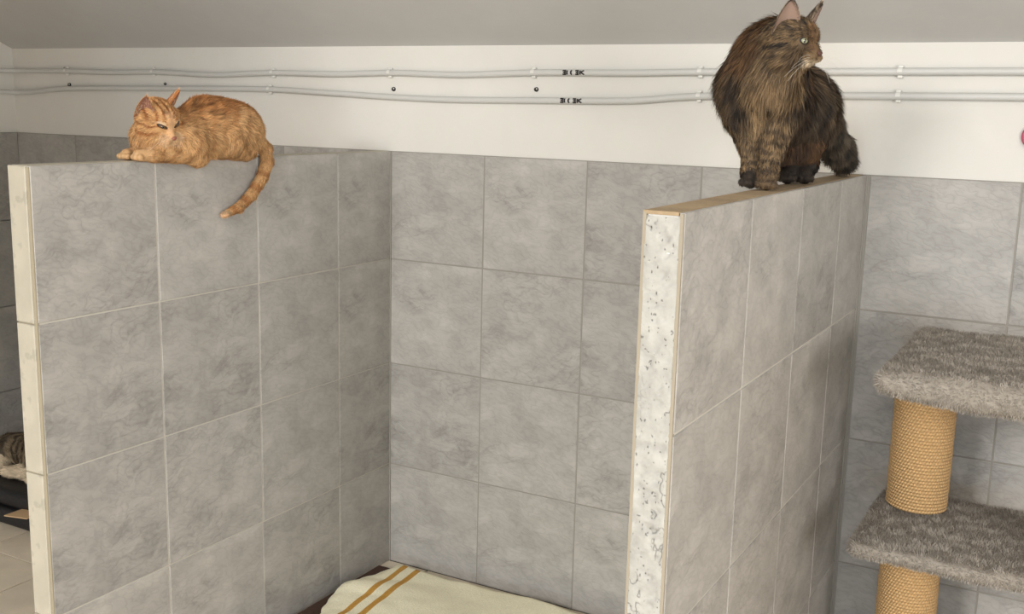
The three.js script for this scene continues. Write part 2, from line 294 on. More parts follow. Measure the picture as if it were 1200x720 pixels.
// ---------------------------------------------------------------- soft bodies: tapered capsules and ellipsoids joined by a smooth minimum, meshed on a grid
const cap = (a, b, ra, rb, o = {}) => ({ t: 0, a, b, ra, rb, ...o });
const ell = (c, r, f, o = {}) => ({ t: 1, a: c, r, f, ...o });       // f: three axes (arrays) of the ellipsoid
const ID = [[1, 0, 0], [0, 1, 0], [0, 0, 1]];
const len3 = (x, y, z) => Math.sqrt(x * x + y * y + z * z);
function primD(q, x, y, z) {
  const dx = x - q.a[0], dy = y - q.a[1], dz = z - q.a[2];
  if (q.t === 0) {
    const ex = q.b[0] - q.a[0], ey = q.b[1] - q.a[1], ez = q.b[2] - q.a[2], l2 = ex * ex + ey * ey + ez * ez;
    let t = (dx * ex + dy * ey + dz * ez) / l2; t = t < 0 ? 0 : t > 1 ? 1 : t; q.tt = t;
    return len3(dx - ex * t, dy - ey * t, dz - ez * t) - (q.ra + (q.rb - q.ra) * t);
  }
  const F = q.f, r = q.r, A = F[0], B = F[1], C = F[2], u = (dx * A[0] + dy * A[1] + dz * A[2]) / r[0], v = (dx * B[0] + dy * B[1] + dz * B[2]) / r[1], w = (dx * C[0] + dy * C[1] + dz * C[2]) / r[2];
  const k0 = len3(u, v, w), k1 = len3(u / r[0], v / r[1], w / r[2]); q.tt = 0.5;
  return k1 > 1e-9 ? k0 * (k0 - 1) / k1 : -r[0];
}
function makeSDF(prims) {
  return (x, y, z) => {
    let d = 1e9;
    for (const q of prims) { const e = primD(q, x, y, z), k = q.k ?? 0.02, h = Math.max(k - Math.abs(d - e), 0) / k; d = Math.min(d, e) - h * h * k * 0.25; }
    return d;
  };
}
function gradient(f, x, y, z, e = 0.0015) {
  const n = V(f(x + e, y, z) - f(x - e, y, z), f(x, y + e, z) - f(x, y - e, z), f(x, y, z + e) - f(x, y, z - e)); return n.normalize();
}
function surfaceNets(f, lo, hi, cell) {
  const n = [0, 1, 2].map((i) => Math.ceil((hi[i] - lo[i]) / cell) + 1), [nx, ny, nz] = n, val = new Float32Array(nx * ny * nz), id = new Int32Array(nx * ny * nz).fill(-1);
  const I = (i, j, k) => i + nx * (j + ny * k);
  const S = 6;                                                        // blocks far from the surface are filled with the value at their centre
  for (let K = 0; K < nz; K += S) for (let J = 0; J < ny; J += S) for (let I0 = 0; I0 < nx; I0 += S) {
    const d = f(lo[0] + (I0 + S / 2) * cell, lo[1] + (J + S / 2) * cell, lo[2] + (K + S / 2) * cell), far = Math.abs(d) > S * cell * 1.6;
    for (let k = K; k < Math.min(nz, K + S); k++) for (let j = J; j < Math.min(ny, J + S); j++) for (let i = I0; i < Math.min(nx, I0 + S); i++) val[I(i, j, k)] = far ? d : f(lo[0] + i * cell, lo[1] + j * cell, lo[2] + k * cell);
  }
  const P = [], N = [], T = [];
  const E = [[0, 1], [2, 3], [4, 5], [6, 7], [0, 2], [1, 3], [4, 6], [5, 7], [0, 4], [1, 5], [2, 6], [3, 7]];
  for (let k = 0; k < nz - 1; k++) for (let j = 0; j < ny - 1; j++) for (let i = 0; i < nx - 1; i++) {
    const c = []; let m = 0; for (let b = 0; b < 8; b++) { c[b] = val[I(i + (b & 1), j + ((b >> 1) & 1), k + (b >> 2))]; if (c[b] < 0) m |= 1 << b; }
    if (m === 0 || m === 255) continue;
    let x = 0, y = 0, z = 0, s = 0;
    for (const [a, b] of E) if ((c[a] < 0) !== (c[b] < 0)) { const t = c[a] / (c[a] - c[b]); x += (a & 1) + t * ((b & 1) - (a & 1)); y += ((a >> 1) & 1) + t * (((b >> 1) & 1) - ((a >> 1) & 1)); z += (a >> 2) + t * ((b >> 2) - (a >> 2)); s++; }
    id[I(i, j, k)] = P.length / 3; P.push(lo[0] + (i + x / s) * cell, lo[1] + (j + y / s) * cell, lo[2] + (k + z / s) * cell);
  }
  for (let k = 1; k < nz - 1; k++) for (let j = 1; j < ny - 1; j++) for (let i = 1; i < nx - 1; i++) {
    const a = val[I(i, j, k)] < 0;
    const quad = (p, q, r, s, flip) => { if (p < 0 || q < 0 || r < 0 || s < 0) return; if (flip) T.push(p, r, q, p, s, r); else T.push(p, q, r, p, r, s); };
    if (a !== (val[I(i + 1, j, k)] < 0)) quad(id[I(i, j - 1, k - 1)], id[I(i, j, k - 1)], id[I(i, j, k)], id[I(i, j - 1, k)], !a);
    if (a !== (val[I(i, j + 1, k)] < 0)) quad(id[I(i - 1, j, k - 1)], id[I(i - 1, j, k)], id[I(i, j, k)], id[I(i, j, k - 1)], !a);
    if (a !== (val[I(i, j, k + 1)] < 0)) quad(id[I(i - 1, j - 1, k)], id[I(i, j - 1, k)], id[I(i, j, k)], id[I(i - 1, j, k)], !a);
  }
  for (let i = 0; i < P.length; i += 3) { const g = gradient(f, P[i], P[i + 1], P[i + 2]); N.push(g.x, g.y, g.z); }
  const g = new THREE.BufferGeometry(); g.setAttribute('position', new THREE.Float32BufferAttribute(P, 3)); g.setAttribute('normal', new THREE.Float32BufferAttribute(N, 3)); g.setIndex(T);
  return g;
}
// one strand: a thin ribbon along +z that tapers and bends a little
const strandGeo = (() => {
  const P = [], T = [], n = 3;
  for (let i = 0; i < n; i++) { const t = i / n, w = 0.5 * (1 - 0.75 * t * t), b = 0.16 * t * t; P.push(-w, b, t, w, b, t); }
  P.push(0, 0.16, 1);
  for (let i = 0; i < n - 1; i++) T.push(2 * i, 2 * i + 1, 2 * i + 3, 2 * i, 2 * i + 3, 2 * i + 2);
  T.push(2 * n - 2, 2 * n - 1, 2 * n);
  const g = new THREE.BufferGeometry(); g.setAttribute('position', new THREE.Float32BufferAttribute(P, 3)); g.setIndex(T); g.computeVertexNormals(); return g;
})();
const furMat = mat({ color: 0xffffff, roughness: 0.75 });
function furOn(parent, geo, count, at, seed0, name = 'fur') {        // at(p, n) -> { dir, len, width, color } or null; strands spread over the surface by area
  seed = seed0;
  const p = geo.attributes.position, ix = geo.index.array, nT = ix.length / 3, cum = new Float64Array(nT), A = V(), B = V(), C = V(), N = geo.attributes.normal;
  let s = 0;
  for (let i = 0; i < nT; i++) { A.fromBufferAttribute(p, ix[3 * i]); B.fromBufferAttribute(p, ix[3 * i + 1]); C.fromBufferAttribute(p, ix[3 * i + 2]); s += B.sub(A).cross(C.sub(A)).length() / 2; cum[i] = s; }
  const mats = [], cols = [], q = V(), n = V(), tmp = V(), m = new THREE.Matrix4();
  for (let c = 0; c < count; c++) {
    const r = rnd() * s; let lo = 0, hi = nT - 1; while (lo < hi) { const k = (lo + hi) >> 1; if (cum[k] < r) lo = k + 1; else hi = k; }
    let a = rnd(), b = rnd(); if (a + b > 1) { a = 1 - a; b = 1 - b; }
    const i0 = ix[3 * lo], i1 = ix[3 * lo + 1], i2 = ix[3 * lo + 2];
    q.fromBufferAttribute(p, i0).multiplyScalar(1 - a - b).addScaledVector(tmp.fromBufferAttribute(p, i1), a).addScaledVector(tmp.fromBufferAttribute(p, i2), b);
    n.fromBufferAttribute(N, i0).multiplyScalar(1 - a - b).addScaledVector(tmp.fromBufferAttribute(N, i1), a).addScaledVector(tmp.fromBufferAttribute(N, i2), b).normalize();
    const f = at(q, n); if (!f) continue;
    const d = f.dir.normalize(), side = V().crossVectors(d, n); if (side.lengthSq() < 1e-6) side.set(1, 0, 0); side.normalize();
    const up = V().crossVectors(d, side).normalize(), tw = (rnd() - 0.5) * 1.6;         // bends back towards the skin
    const s2 = side.clone().multiplyScalar(Math.cos(tw)).addScaledVector(up, Math.sin(tw)), u2 = V().crossVectors(d, s2).normalize();
    m.makeBasis(s2.multiplyScalar(f.width), u2.multiplyScalar(f.len * (f.bend ?? 1)), d.multiplyScalar(f.len)); m.setPosition(q.x - n.x * 0.001, q.y - n.y * 0.001, q.z - n.z * 0.001);
    mats.push(...m.elements); cols.push(f.color.r, f.color.g, f.color.b);
  }
  const o = new THREE.InstancedMesh(strandGeo, furMat, mats.length / 16); o.name = name;
  o.instanceMatrix.array.set(mats); o.instanceColor = new THREE.InstancedBufferAttribute(new Float32Array(cols), 3);
  o.castShadow = o.receiveShadow = true; o.userData.kind = 'stuff'; parent.add(o); return o;
}
function blend(prims, p) {                                           // flow, length and group of the coat at a point
  let W = 0, len = 0, best = null, bd = 1e9, fx = 0, fy = 0, fz = 0, bt = 0;
  for (const q of prims) {
    const d = primD(q, p.x, p.y, p.z); if (d < bd) { bd = d; best = q; bt = q.tt; }
    if (d > 0.05) continue;
    if (!q.fl) { q.fl = q.flow ?? [q.b[0] - q.a[0], q.b[1] - q.a[1], q.b[2] - q.a[2]]; const l = len3(...q.fl); q.fl = q.fl.map((v) => v / l); }
    const w = Math.exp(-Math.max(d, -0.01) / 0.007); W += w; len += w * (q.len ?? 0.012); fx += w * q.fl[0]; fy += w * q.fl[1]; fz += w * q.fl[2];
  }
  return { flow: V(fx, fy, fz).multiplyScalar(1 / W), len: len / W, g: best.g, t: bt, q: best };
}
function frameOf(F, U) { const f = V(...F).normalize(), s = V().crossVectors(f, V(...U)).normalize(), u = V().crossVectors(s, f).normalize(); return { f, u, s }; }
const inHead = (h, p) => { const d = p.clone().sub(h.o); return { f: d.dot(h.f), u: d.dot(h.u), s: d.dot(h.s) }; };
const outHead = (h, f, u, s) => h.o.clone().addScaledVector(h.f, f).addScaledVector(h.u, u).addScaledVector(h.s, s);
const A3 = (v) => [v.x, v.y, v.z];
function headPrims(h, k, o = {}) {                                   // a cat's head of scale k in the frame h
  const P = (f, u, s) => A3(outHead(h, f * k, u * k, s * k)), ax = [A3(h.f), A3(h.u), A3(h.s)], back = A3(h.f.clone().multiplyScalar(-1).addScaledVector(h.u, -0.25)), c = { g: 'head', flow: back, len: o.len ?? 0.007, k: 0.012 };
  const R = (a) => a.map((v) => v * k);
  const side = (s) => A3(h.f.clone().multiplyScalar(-0.75).addScaledVector(h.s, s * 0.7).addScaledVector(h.u, -0.35));
  return [
    ell(P(-0.006, 0.008, 0), R([0.042, 0.036, 0.04]), ax, c), ell(P(0.016, 0.012, 0), R([0.026, 0.024, 0.028]), ax, c),
    ell(P(0.008, -0.013, 0.022), R([0.026, 0.021, 0.02]), ax, { ...c, flow: side(1), len: o.cheek ?? 0.012 }), ell(P(0.008, -0.013, -0.022), R([0.026, 0.021, 0.02]), ax, { ...c, flow: side(-1), len: o.cheek ?? 0.012 }),
    cap(P(0.022, 0.006, 0), P(0.05, -0.0105, 0), 0.0125 * k, 0.0072 * k, { ...c, k: 0.006, len: 0.003 }),
    ell(P(0.045, -0.0185, 0.0078), R([0.0125, 0.0088, 0.0105]), ax, { ...c, k: 0.004, g: 'muzzle', len: 0.004, flow: side(1) }), ell(P(0.045, -0.0185, -0.0078), R([0.0125, 0.0088, 0.0105]), ax, { ...c, k: 0.004, g: 'muzzle', len: 0.004, flow: side(-1) }),
    ell(P(0.038, -0.028, 0), R([0.011, 0.0065, 0.009]), ax, { ...c, k: 0.004, g: 'muzzle', len: 0.005, flow: [0, -1, 0] }),
  ];
}
function toes(end, dir, r, o = {}) {                                 // four toes at the end of a paw
  const d = V(...dir).normalize(), l = V().crossVectors(V(0, 1, 0), d).normalize(), out = [];
  for (const [a, f] of [[-1.15, -0.1], [-0.4, 0.25], [0.4, 0.25], [1.15, -0.1]]) { const c = V(...end).addScaledVector(l, a * r * 0.85).addScaledVector(d, r * (0.3 + f)).add(V(0, -r * 0.32, 0)); out.push(ell(A3(c), [r * 0.44, r * 0.52, r * 0.6], [A3(l), [0, 1, 0], A3(d)], { g: 'paw', len: 0.003, k: 0.003, flow: A3(d.clone().negate()), ...o })); }
  return out;
}
function earGeo(h, k, s, { lean = 0.25, turn = 0.35, tall = 0.05, wide = 0.0215, drop = 0, ahead = -0.006, tip = 0.06 } = {}) {    // an ear: a cupped, pointed shell with real thickness, opening forward and outward
  const low = drop && s > 0; if (low) { turn += 0.15; lean *= 0.3; wide *= 0.9; }          // the ear on the side turned to the viewer sits lower
  const nu = 14, nv = 14, P = [], T = [], base = outHead(h, (ahead + (low ? 0.008 : 0)) * k, (0.0255 - (low ? drop : 0)) * k, s * (0.0285 + (low ? 0.0075 : 0)) * k);
  const out = h.s.clone().multiplyScalar(s), axis = h.u.clone().addScaledVector(out, lean).addScaledVector(h.f, tip).normalize();
  const fw = h.f.clone().multiplyScalar(Math.cos(turn)).addScaledVector(out, Math.sin(turn)); fw.addScaledVector(axis, -fw.dot(axis)).normalize(); const w = V().crossVectors(axis, fw);
  for (const side of [0, 1]) for (let j = 0; j <= nv; j++) for (let i = 0; i <= nu; i++) {
    const a = (i / nu - 0.5) * 2, t = j / nv, half = wide * k * Math.pow(1 - Math.pow(t, 1.6), 0.7), cup = 0.016 * k * (1 - 0.7 * t) * (1 - a * a) + (side ? 0.0022 : 0) * (1 - Math.abs(a) ** 4) * (1 - t ** 6);
    const q = base.clone().addScaledVector(axis, (t * tall - 0.012) * k).addScaledVector(w, a * half).addScaledVector(fw, -cup + 0.004 * k);
    P.push(q.x, q.y, q.z);
  }
  const n = (nu + 1) * (nv + 1);
  for (const side of [0, 1]) for (let j = 0; j < nv; j++) for (let i = 0; i < nu; i++) { const a = side * n + j * (nu + 1) + i, b = a + 1, c = a + nu + 1, d = c + 1; if (side) T.push(a, c, b, b, c, d); else T.push(a, b, c, b, d, c); }
  const g = new THREE.BufferGeometry(); g.setAttribute('position', new THREE.Float32BufferAttribute(P, 3)); g.setIndex(T); g.computeVertexNormals();
  g.userData.half = n; return g;
}
function colorVerts(g, fn) {
  const p = g.attributes.position, c = new Float32Array(p.count * 3), q = V();
  for (let i = 0; i < p.count; i++) { const k = fn(q.fromBufferAttribute(p, i), i); c[3 * i] = k.r; c[3 * i + 1] = k.g; c[3 * i + 2] = k.b; }
  g.setAttribute('color', new THREE.BufferAttribute(c, 3)); return g;
}
const skinMat = mat({ vertexColors: true, roughness: 0.8 });
function surf(f, from, dir) { const p = from.clone(), d = dir.clone().normalize(); for (let i = 0; i < 80; i++) { const v = f(p.x, p.y, p.z); if (v < 0.0002) break; p.addScaledVector(d, Math.max(v * 0.7, 0.0002)); } return p; }
const mixC = (a, b, t) => a.clone().lerp(b, clamp(t));
function makeCat(spec) {
  const { root, prims, head, k, coat, count, lo, hi, cell } = spec, f = makeSDF(prims), g = surfaceNets(f, lo, hi, cell);
  console.log(root.name, 'vertices', g.attributes.position.count);
  const skin = (p) => coat(p, blend(prims, p)).clone().multiplyScalar(0.85);
  const bodyGeo = colorVerts(g.clone(), skin); bodyGeo.deleteAttribute('uv');
  const parts = [bodyGeo], ears = [];
  for (const s of [-1, 1]) { const e = earGeo(head, k, s, spec.ear); const n = e.userData.half; colorVerts(e, (p, i) => (i < n ? spec.earIn : spec.earOut)); ears.push(e); parts.push(e); }
  add('body', mergeGeometries(parts), skinMat, root);
  const eyes = spec.eyes.map(([a, b, s]) => surf(f, outHead(head, a * k + 0.04, b * k, s * k * 1.0), head.f.clone().multiplyScalar(-1)));
  eyes.forEach((c, i) => {
    const out = head.f.clone().addScaledVector(head.s, Math.sign(spec.eyes[i][2]) * 0.55).normalize(), R = spec.eyeR * k;
    const fr = frameOf(A3(out), A3(head.u)), m4 = new THREE.Matrix4().makeBasis(fr.s, fr.u, fr.f.clone().negate());
    const rim = new THREE.SphereGeometry(R * 1.32, 20, 14); rim.scale(1.12, spec.eyeOpen * 1.08, 0.42);
    const e = add('eye', rim, mat({ color: spec.rim, roughness: 0.5 }), root); e.position.copy(c).addScaledVector(out, -R * 0.34); e.quaternion.setFromRotationMatrix(m4); e.rotateZ(Math.sign(spec.eyes[i][2]) * (spec.eyeTilt ?? 0.25));
    const ir = new THREE.SphereGeometry(R, 20, 14); ir.scale(1.05, spec.eyeOpen, 0.5);
    add('iris', ir, new THREE.MeshPhysicalMaterial({ color: spec.iris, roughness: 0.15, clearcoat: 1 }), e).position.z = -R * 0.22;
    const pu = new THREE.SphereGeometry(R * 0.5, 14, 10); pu.scale(spec.pupil, Math.min(1.4, spec.eyeOpen * 1.5), 0.4);
    add('pupil', pu, new THREE.MeshPhysicalMaterial({ color: srgb(12, 10, 9), roughness: 0.12, clearcoat: 1 }), e).position.z = -R * 0.58;
  });
  const np = surf(f, outHead(head, 0.1 * k, -0.0115 * k, 0), head.f.clone().multiplyScalar(-1));
  const ng = new THREE.SphereGeometry(1, 14, 10); ng.scale(0.0066 * k, 0.0048 * k, 0.0035 * k); { const p = ng.attributes.position; for (let i = 0; i < p.count; i++) p.setX(i, p.getX(i) * (p.getY(i) < 0 ? 0.55 : 1)); ng.computeVertexNormals(); }
  const nose = add('nose', ng, mat({ color: spec.nose, roughness: 0.45 }), root); nose.position.copy(np); nose.quaternion.setFromRotationMatrix(new THREE.Matrix4().makeBasis(head.s, head.u, head.f.clone().negate()));
  for (const s of [-1, 1]) for (let i = 0; i < (spec.whiskers ?? 4); i++) {
    const a = outHead(head, 0.05 * k, (-0.016 - 0.0025 * i) * k, s * 0.013 * k), d = head.s.clone().multiplyScalar(s * 1.0).addScaledVector(head.f, 0.25 - 0.12 * i).addScaledVector(head.u, 0.1 - 0.2 * i).normalize(), L = (0.05 + 0.008 * ((i * 7) % 3)) * k;
    const c = new THREE.QuadraticBezierCurve3(a, a.clone().addScaledVector(d, L * 0.6), a.clone().addScaledVector(d, L).add(V(0, -0.014, 0)));
    add('whisker', new THREE.TubeGeometry(c, 8, 0.00016, 4), mat({ color: srgb(238, 232, 220), roughness: 0.5 }), root);
  }
  furOn(root, g, count, (p, n) => {
    for (const e of eyes) if (p.distanceTo(e) < spec.eyeR * k * 1.5) return null;
    if (p.distanceTo(np) < 0.007 * k) return null;
    const b = blend(prims, p), flow = b.flow.clone(); flow.addScaledVector(n, -flow.dot(n)); if (flow.lengthSq() < 1e-4) flow.set(0, -1, 0); flow.normalize();
    const L = b.len * (0.95 - 0.3 * (spec.vary ?? 1) + 0.6 * (spec.vary ?? 1) * rnd()), cf = spec.clump ?? 90, clump = noise3(p.x * cf, p.y * cf, p.z * cf) - 0.5, clump2 = noise3(p.x * cf + 40, p.y * cf, p.z * cf + 17) - 0.5;
    const dir = flow.addScaledVector(n, (spec.lift ?? 0.42) + 0.25 * rnd()).add(V(clump * 0.9 + (rnd() - 0.5) * 0.4, (spec.sag ?? -0.1) + (rnd() - 0.5) * 0.3, clump2 * 0.9 + (rnd() - 0.5) * 0.4));
    const fl = b.flow.clone().normalize(), ps = p.clone().addScaledVector(fl, -0.82 * p.dot(fl)), st = noise3(ps.x * 170, ps.y * 170, ps.z * 170), st2 = noise3(ps.x * 420 + 7, ps.y * 420, ps.z * 420), st3 = noise3(ps.x * 75 + 3, ps.y * 75, ps.z * 75);
    const color = coat(p, b).clone(), K = spec.streak ?? 0.5; color.multiplyScalar(Math.max(0.25, 0.86 + 0.28 * rnd() + (st - 0.5) * K * 2 + (st2 - 0.5) * K + (st3 - 0.5) * (spec.locks ?? 0)));
    return { dir, len: L, width: (spec.width ?? 0.0009) * (0.7 + 0.6 * rnd()) * Math.min(1, 0.45 + b.len * 45), color };
  }, spec.seed);
  // short hair on the backs of the ears and tufts inside them
  ears.forEach((e, i) => furOn(root, e, spec.earHair ?? 1500, (p, n) => {
    const inside = n.dot(head.f) > 0.15; if (inside && rnd() > 0.5) return null;
    const dir = head.u.clone().addScaledVector(n, inside ? 0.5 : 0.3).addScaledVector(head.s, (rnd() - 0.5) * 0.5);
    return { dir, len: inside ? 0.01 * k : 0.006, width: 0.0006, color: (inside ? spec.earTuft : spec.earOut).clone().multiplyScalar(0.8 + 0.4 * rnd()) };
  }, spec.seed + 5 + i, 'ear_fur'));
  return root;
}

// ---------------------------------------------------------------- ginger cat, loafing on the left partition
{
  const root = thing('cat', 'ginger tabby cat lying on the tiled partition, ringed tail hanging down', 'cat');
  const head = { o: V(-0.008, 1.4245, 0.9135), ...frameOf([0.88, -0.42, 0.05], [0.35, 0.9, 0.15]) }, k = 1.14;
  const toTail = [0, 0.05, -1];
  const prims = [
    ell([-0.03, 1.404, 0.648], [0.066, 0.067, 0.079], ID, { g: 'body', flow: toTail, len: 0.018 }),
    ell([-0.03, 1.412, 0.73], [0.064, 0.071, 0.085], ID, { g: 'body', flow: toTail, len: 0.016, k: 0.04 }),
    ell([-0.028, 1.388, 0.82], [0.058, 0.058, 0.07], ID, { g: 'body', flow: toTail, len: 0.012, k: 0.04 }),
    ell([-0.02, 1.38, 0.908], [0.05, 0.048, 0.05], ID, { g: 'chest', flow: [0.1, -1, 0], len: 0.016, k: 0.035 }),
    ell([-0.01, 1.372, 0.77], [0.05, 0.032, 0.1], ID, { g: 'belly', flow: [0.3, -0.8, -0.5], len: 0.02, k: 0.03 }),
    cap([-0.018, 1.398, 0.908], [-0.012, 1.42, 0.91], 0.05, 0.042, { g: 'neck', flow: [-0.2, -1, -0.1], len: 0.014, k: 0.03 }),
    ...headPrims(head, k, { len: 0.007, cheek: 0.013 }),
    // forelegs: near one along the rim of the wall, far one beside it
    cap([0.022, 1.375, 0.845], [0.03, 1.344, 0.828], 0.036, 0.024, { g: 'leg', len: 0.015, k: 0.03 }),
    cap([0.032, 1.345, 0.828], [0.01, 1.347, 0.945], 0.022, 0.0152, { g: 'leg', len: 0.008, k: 0.012 }),
    cap([0.01, 1.347, 0.945], [-0.002, 1.3465, 0.977], 0.0148, 0.014, { g: 'paw', len: 0.005, k: 0.01 }), ...toes([-0.003, 1.3465, 0.979], [-0.2, 0, 1], 0.0142),
    cap([-0.06, 1.35, 0.84], [-0.055, 1.347, 0.94], 0.022, 0.0128, { g: 'leg', len: 0.008, k: 0.012 }),
    cap([-0.055, 1.347, 0.94], [-0.051, 1.346, 0.97], 0.0135, 0.0132, { g: 'paw', len: 0.005, k: 0.01 }), ...toes([-0.05, 1.3465, 0.976], [0.1, 0, 1], 0.0138),
    // near haunch and hind foot, far haunch
    ell([0.012, 1.395, 0.665], [0.036, 0.056, 0.062], ID, { g: 'haunch', flow: [0.1, -0.6, -0.5], len: 0.018, k: 0.025 }),
    cap([0.03, 1.37, 0.71], [0.012, 1.35, 0.64], 0.03, 0.02, { g: 'haunch', flow: [0, -0.6, 0.4], len: 0.012, k: 0.02 }),
    cap([0.008, 1.345, 0.65], [0.01, 1.345, 0.725], 0.015, 0.013, { g: 'paw', len: 0.006, k: 0.012 }),
    ell([-0.07, 1.39, 0.665], [0.03, 0.05, 0.06], ID, { g: 'haunch', flow: [0, -0.6, -0.4], len: 0.012, k: 0.025 }),
    // tail: over the rim and down the tiles
    cap([-0.02, 1.385, 0.588], [0.012, 1.352, 0.573], 0.022, 0.0175, { g: 'tail', s0: 0, len: 0.011, k: 0.02 }),
    cap([0.012, 1.352, 0.573], [0.0235, 1.318, 0.58], 0.0175, 0.0155, { g: 'tail', s0: 1, len: 0.01, k: 0.003 }),
    cap([0.0235, 1.318, 0.58], [0.0235, 1.281, 0.599], 0.0155, 0.0145, { g: 'tail', s0: 2, len: 0.01, k: 0.003 }),
    cap([0.0235, 1.281, 0.599], [0.022, 1.238, 0.638], 0.0145, 0.0135, { g: 'tail', s0: 3, len: 0.009, k: 0.003 }),
    cap([0.022, 1.238, 0.638], [0.021, 1.2085, 0.685], 0.0135, 0.012, { g: 'tail', s0: 4, len: 0.009, k: 0.003 }),
    cap([0.021, 1.2085, 0.685], [0.018, 1.194, 0.73], 0.012, 0.0075, { g: 'tail', s0: 5, len: 0.009, k: 0.003 }),
  ];
  const deep = srgb(150, 94, 44), base = srgb(184, 130, 74), pale = srgb(210, 170, 120), cream = srgb(234, 210, 178), stripe = srgb(144, 86, 40);
  const coat = (p, b) => {
    const nz = noise3(p.x * 45, p.y * 45, p.z * 45), n2 = noise3(p.x * 140, p.y * 140, p.z * 140);
    let c;
    if (b.g === 'tail') {
      const s = b.q.s0 + b.t; const ring = smooth(0.1, 0.5, Math.sin(s * 7.2 + nz * 1.2)) * smooth(1.0, 3.2, s);
      c = mixC(pale, stripe, ring * 0.75); if (s > 5.7) c = mixC(c, cream, 0.6); return mixC(c, base, 0.2 + 0.2 * n2);
    }
    if (b.g === 'head' || b.g === 'muzzle') {
      const h = inHead(head, p), f = h.f / k, u = h.u / k, s = Math.abs(h.s / k);
      c = mixC(base, pale, 0.25 + 0.4 * n2);
      if (b.g === 'muzzle') return mixC(c, cream, 0.32);
      if (u > 0.01) { const l = Math.sin(s * 560 + 0.9 + nz * 0.8); c = mixC(c, stripe, 0.95 * smooth(0.25, 0.75, l) * smooth(0.01, 0.02, u) * smooth(-0.03, 0.0, f)); }
      else if (s > 0.014) { const l = Math.sin(u * 520 + s * 150 + nz * 1.6); c = mixC(c, stripe, 0.95 * smooth(0.3, 0.8, l) * smooth(0.02, 0.0, f - 0.028)); }
      if (f > 0.03 && u > -0.014 && s < 0.009) c = mixC(c, srgb(232, 186, 140), 0.6);       // bridge of the nose
      if (Math.abs(u - 0.0135) < 0.004 && s > 0.011 && s < 0.026 && f > 0.01) c = mixC(c, cream, 0.5);
      return c;
    }
    if (b.g === 'paw') return mixC(mixC(pale, cream, 0.3 * n2), base, 0.3);
    if (b.g === 'chest' || b.g === 'neck') { c = mixC(base, pale, 0.45 + 0.4 * n2); const l = Math.sin(p.y * 260 + p.z * 60 + nz * 3); return mixC(c, stripe, 0.35 * smooth(0.4, 0.9, l)); }
    const top = smooth(1.41, 1.465, p.y + (nz - 0.5) * 0.02);                             // darker saddle of the coat along the spine
    c = mixC(mixC(base, pale, 0.3 + 0.5 * n2), deep, top * 0.75);
    if (b.g === 'belly') c = mixC(c, pale, 0.55);
    if (b.g === 'haunch') c = mixC(c, pale, 0.6);
    if (b.g === 'leg') c = mixC(c, pale, 0.4);
    const l = Math.sin((p.z + (nz - 0.5) * 0.03 + p.y * 0.25) * 190);
    return mixC(c, stripe, (b.g === 'leg' ? 0.4 : 0.42) * smooth(0.35, 0.95, l));
  };
  makeCat({
    root, prims, head, k, coat, count: 130000, lo: [-0.13, 1.165, 0.54], hi: [0.1, 1.5, 1.02], cell: 0.0035, seed: 11,
    ear: { lean: 0.38, turn: 0.6, tall: 0.052, wide: 0.022, drop: 0.003 }, earIn: srgb(140, 98, 82), whiskers: 1, earOut: srgb(196, 130, 70), earTuft: srgb(228, 200, 165),
    eyes: [[0.03, 0.0075, -0.0178], [0.03, 0.0075, 0.0178]], eyeR: 0.0082, eyeOpen: 0.42, eyeTilt: 0.3, pupil: 0.7, rim: srgb(44, 26, 17), iris: srgb(88, 58, 28), nose: srgb(150, 96, 78), lift: 0.36, width: 0.0009, streak: 0.62, clump: 70,
  });
}

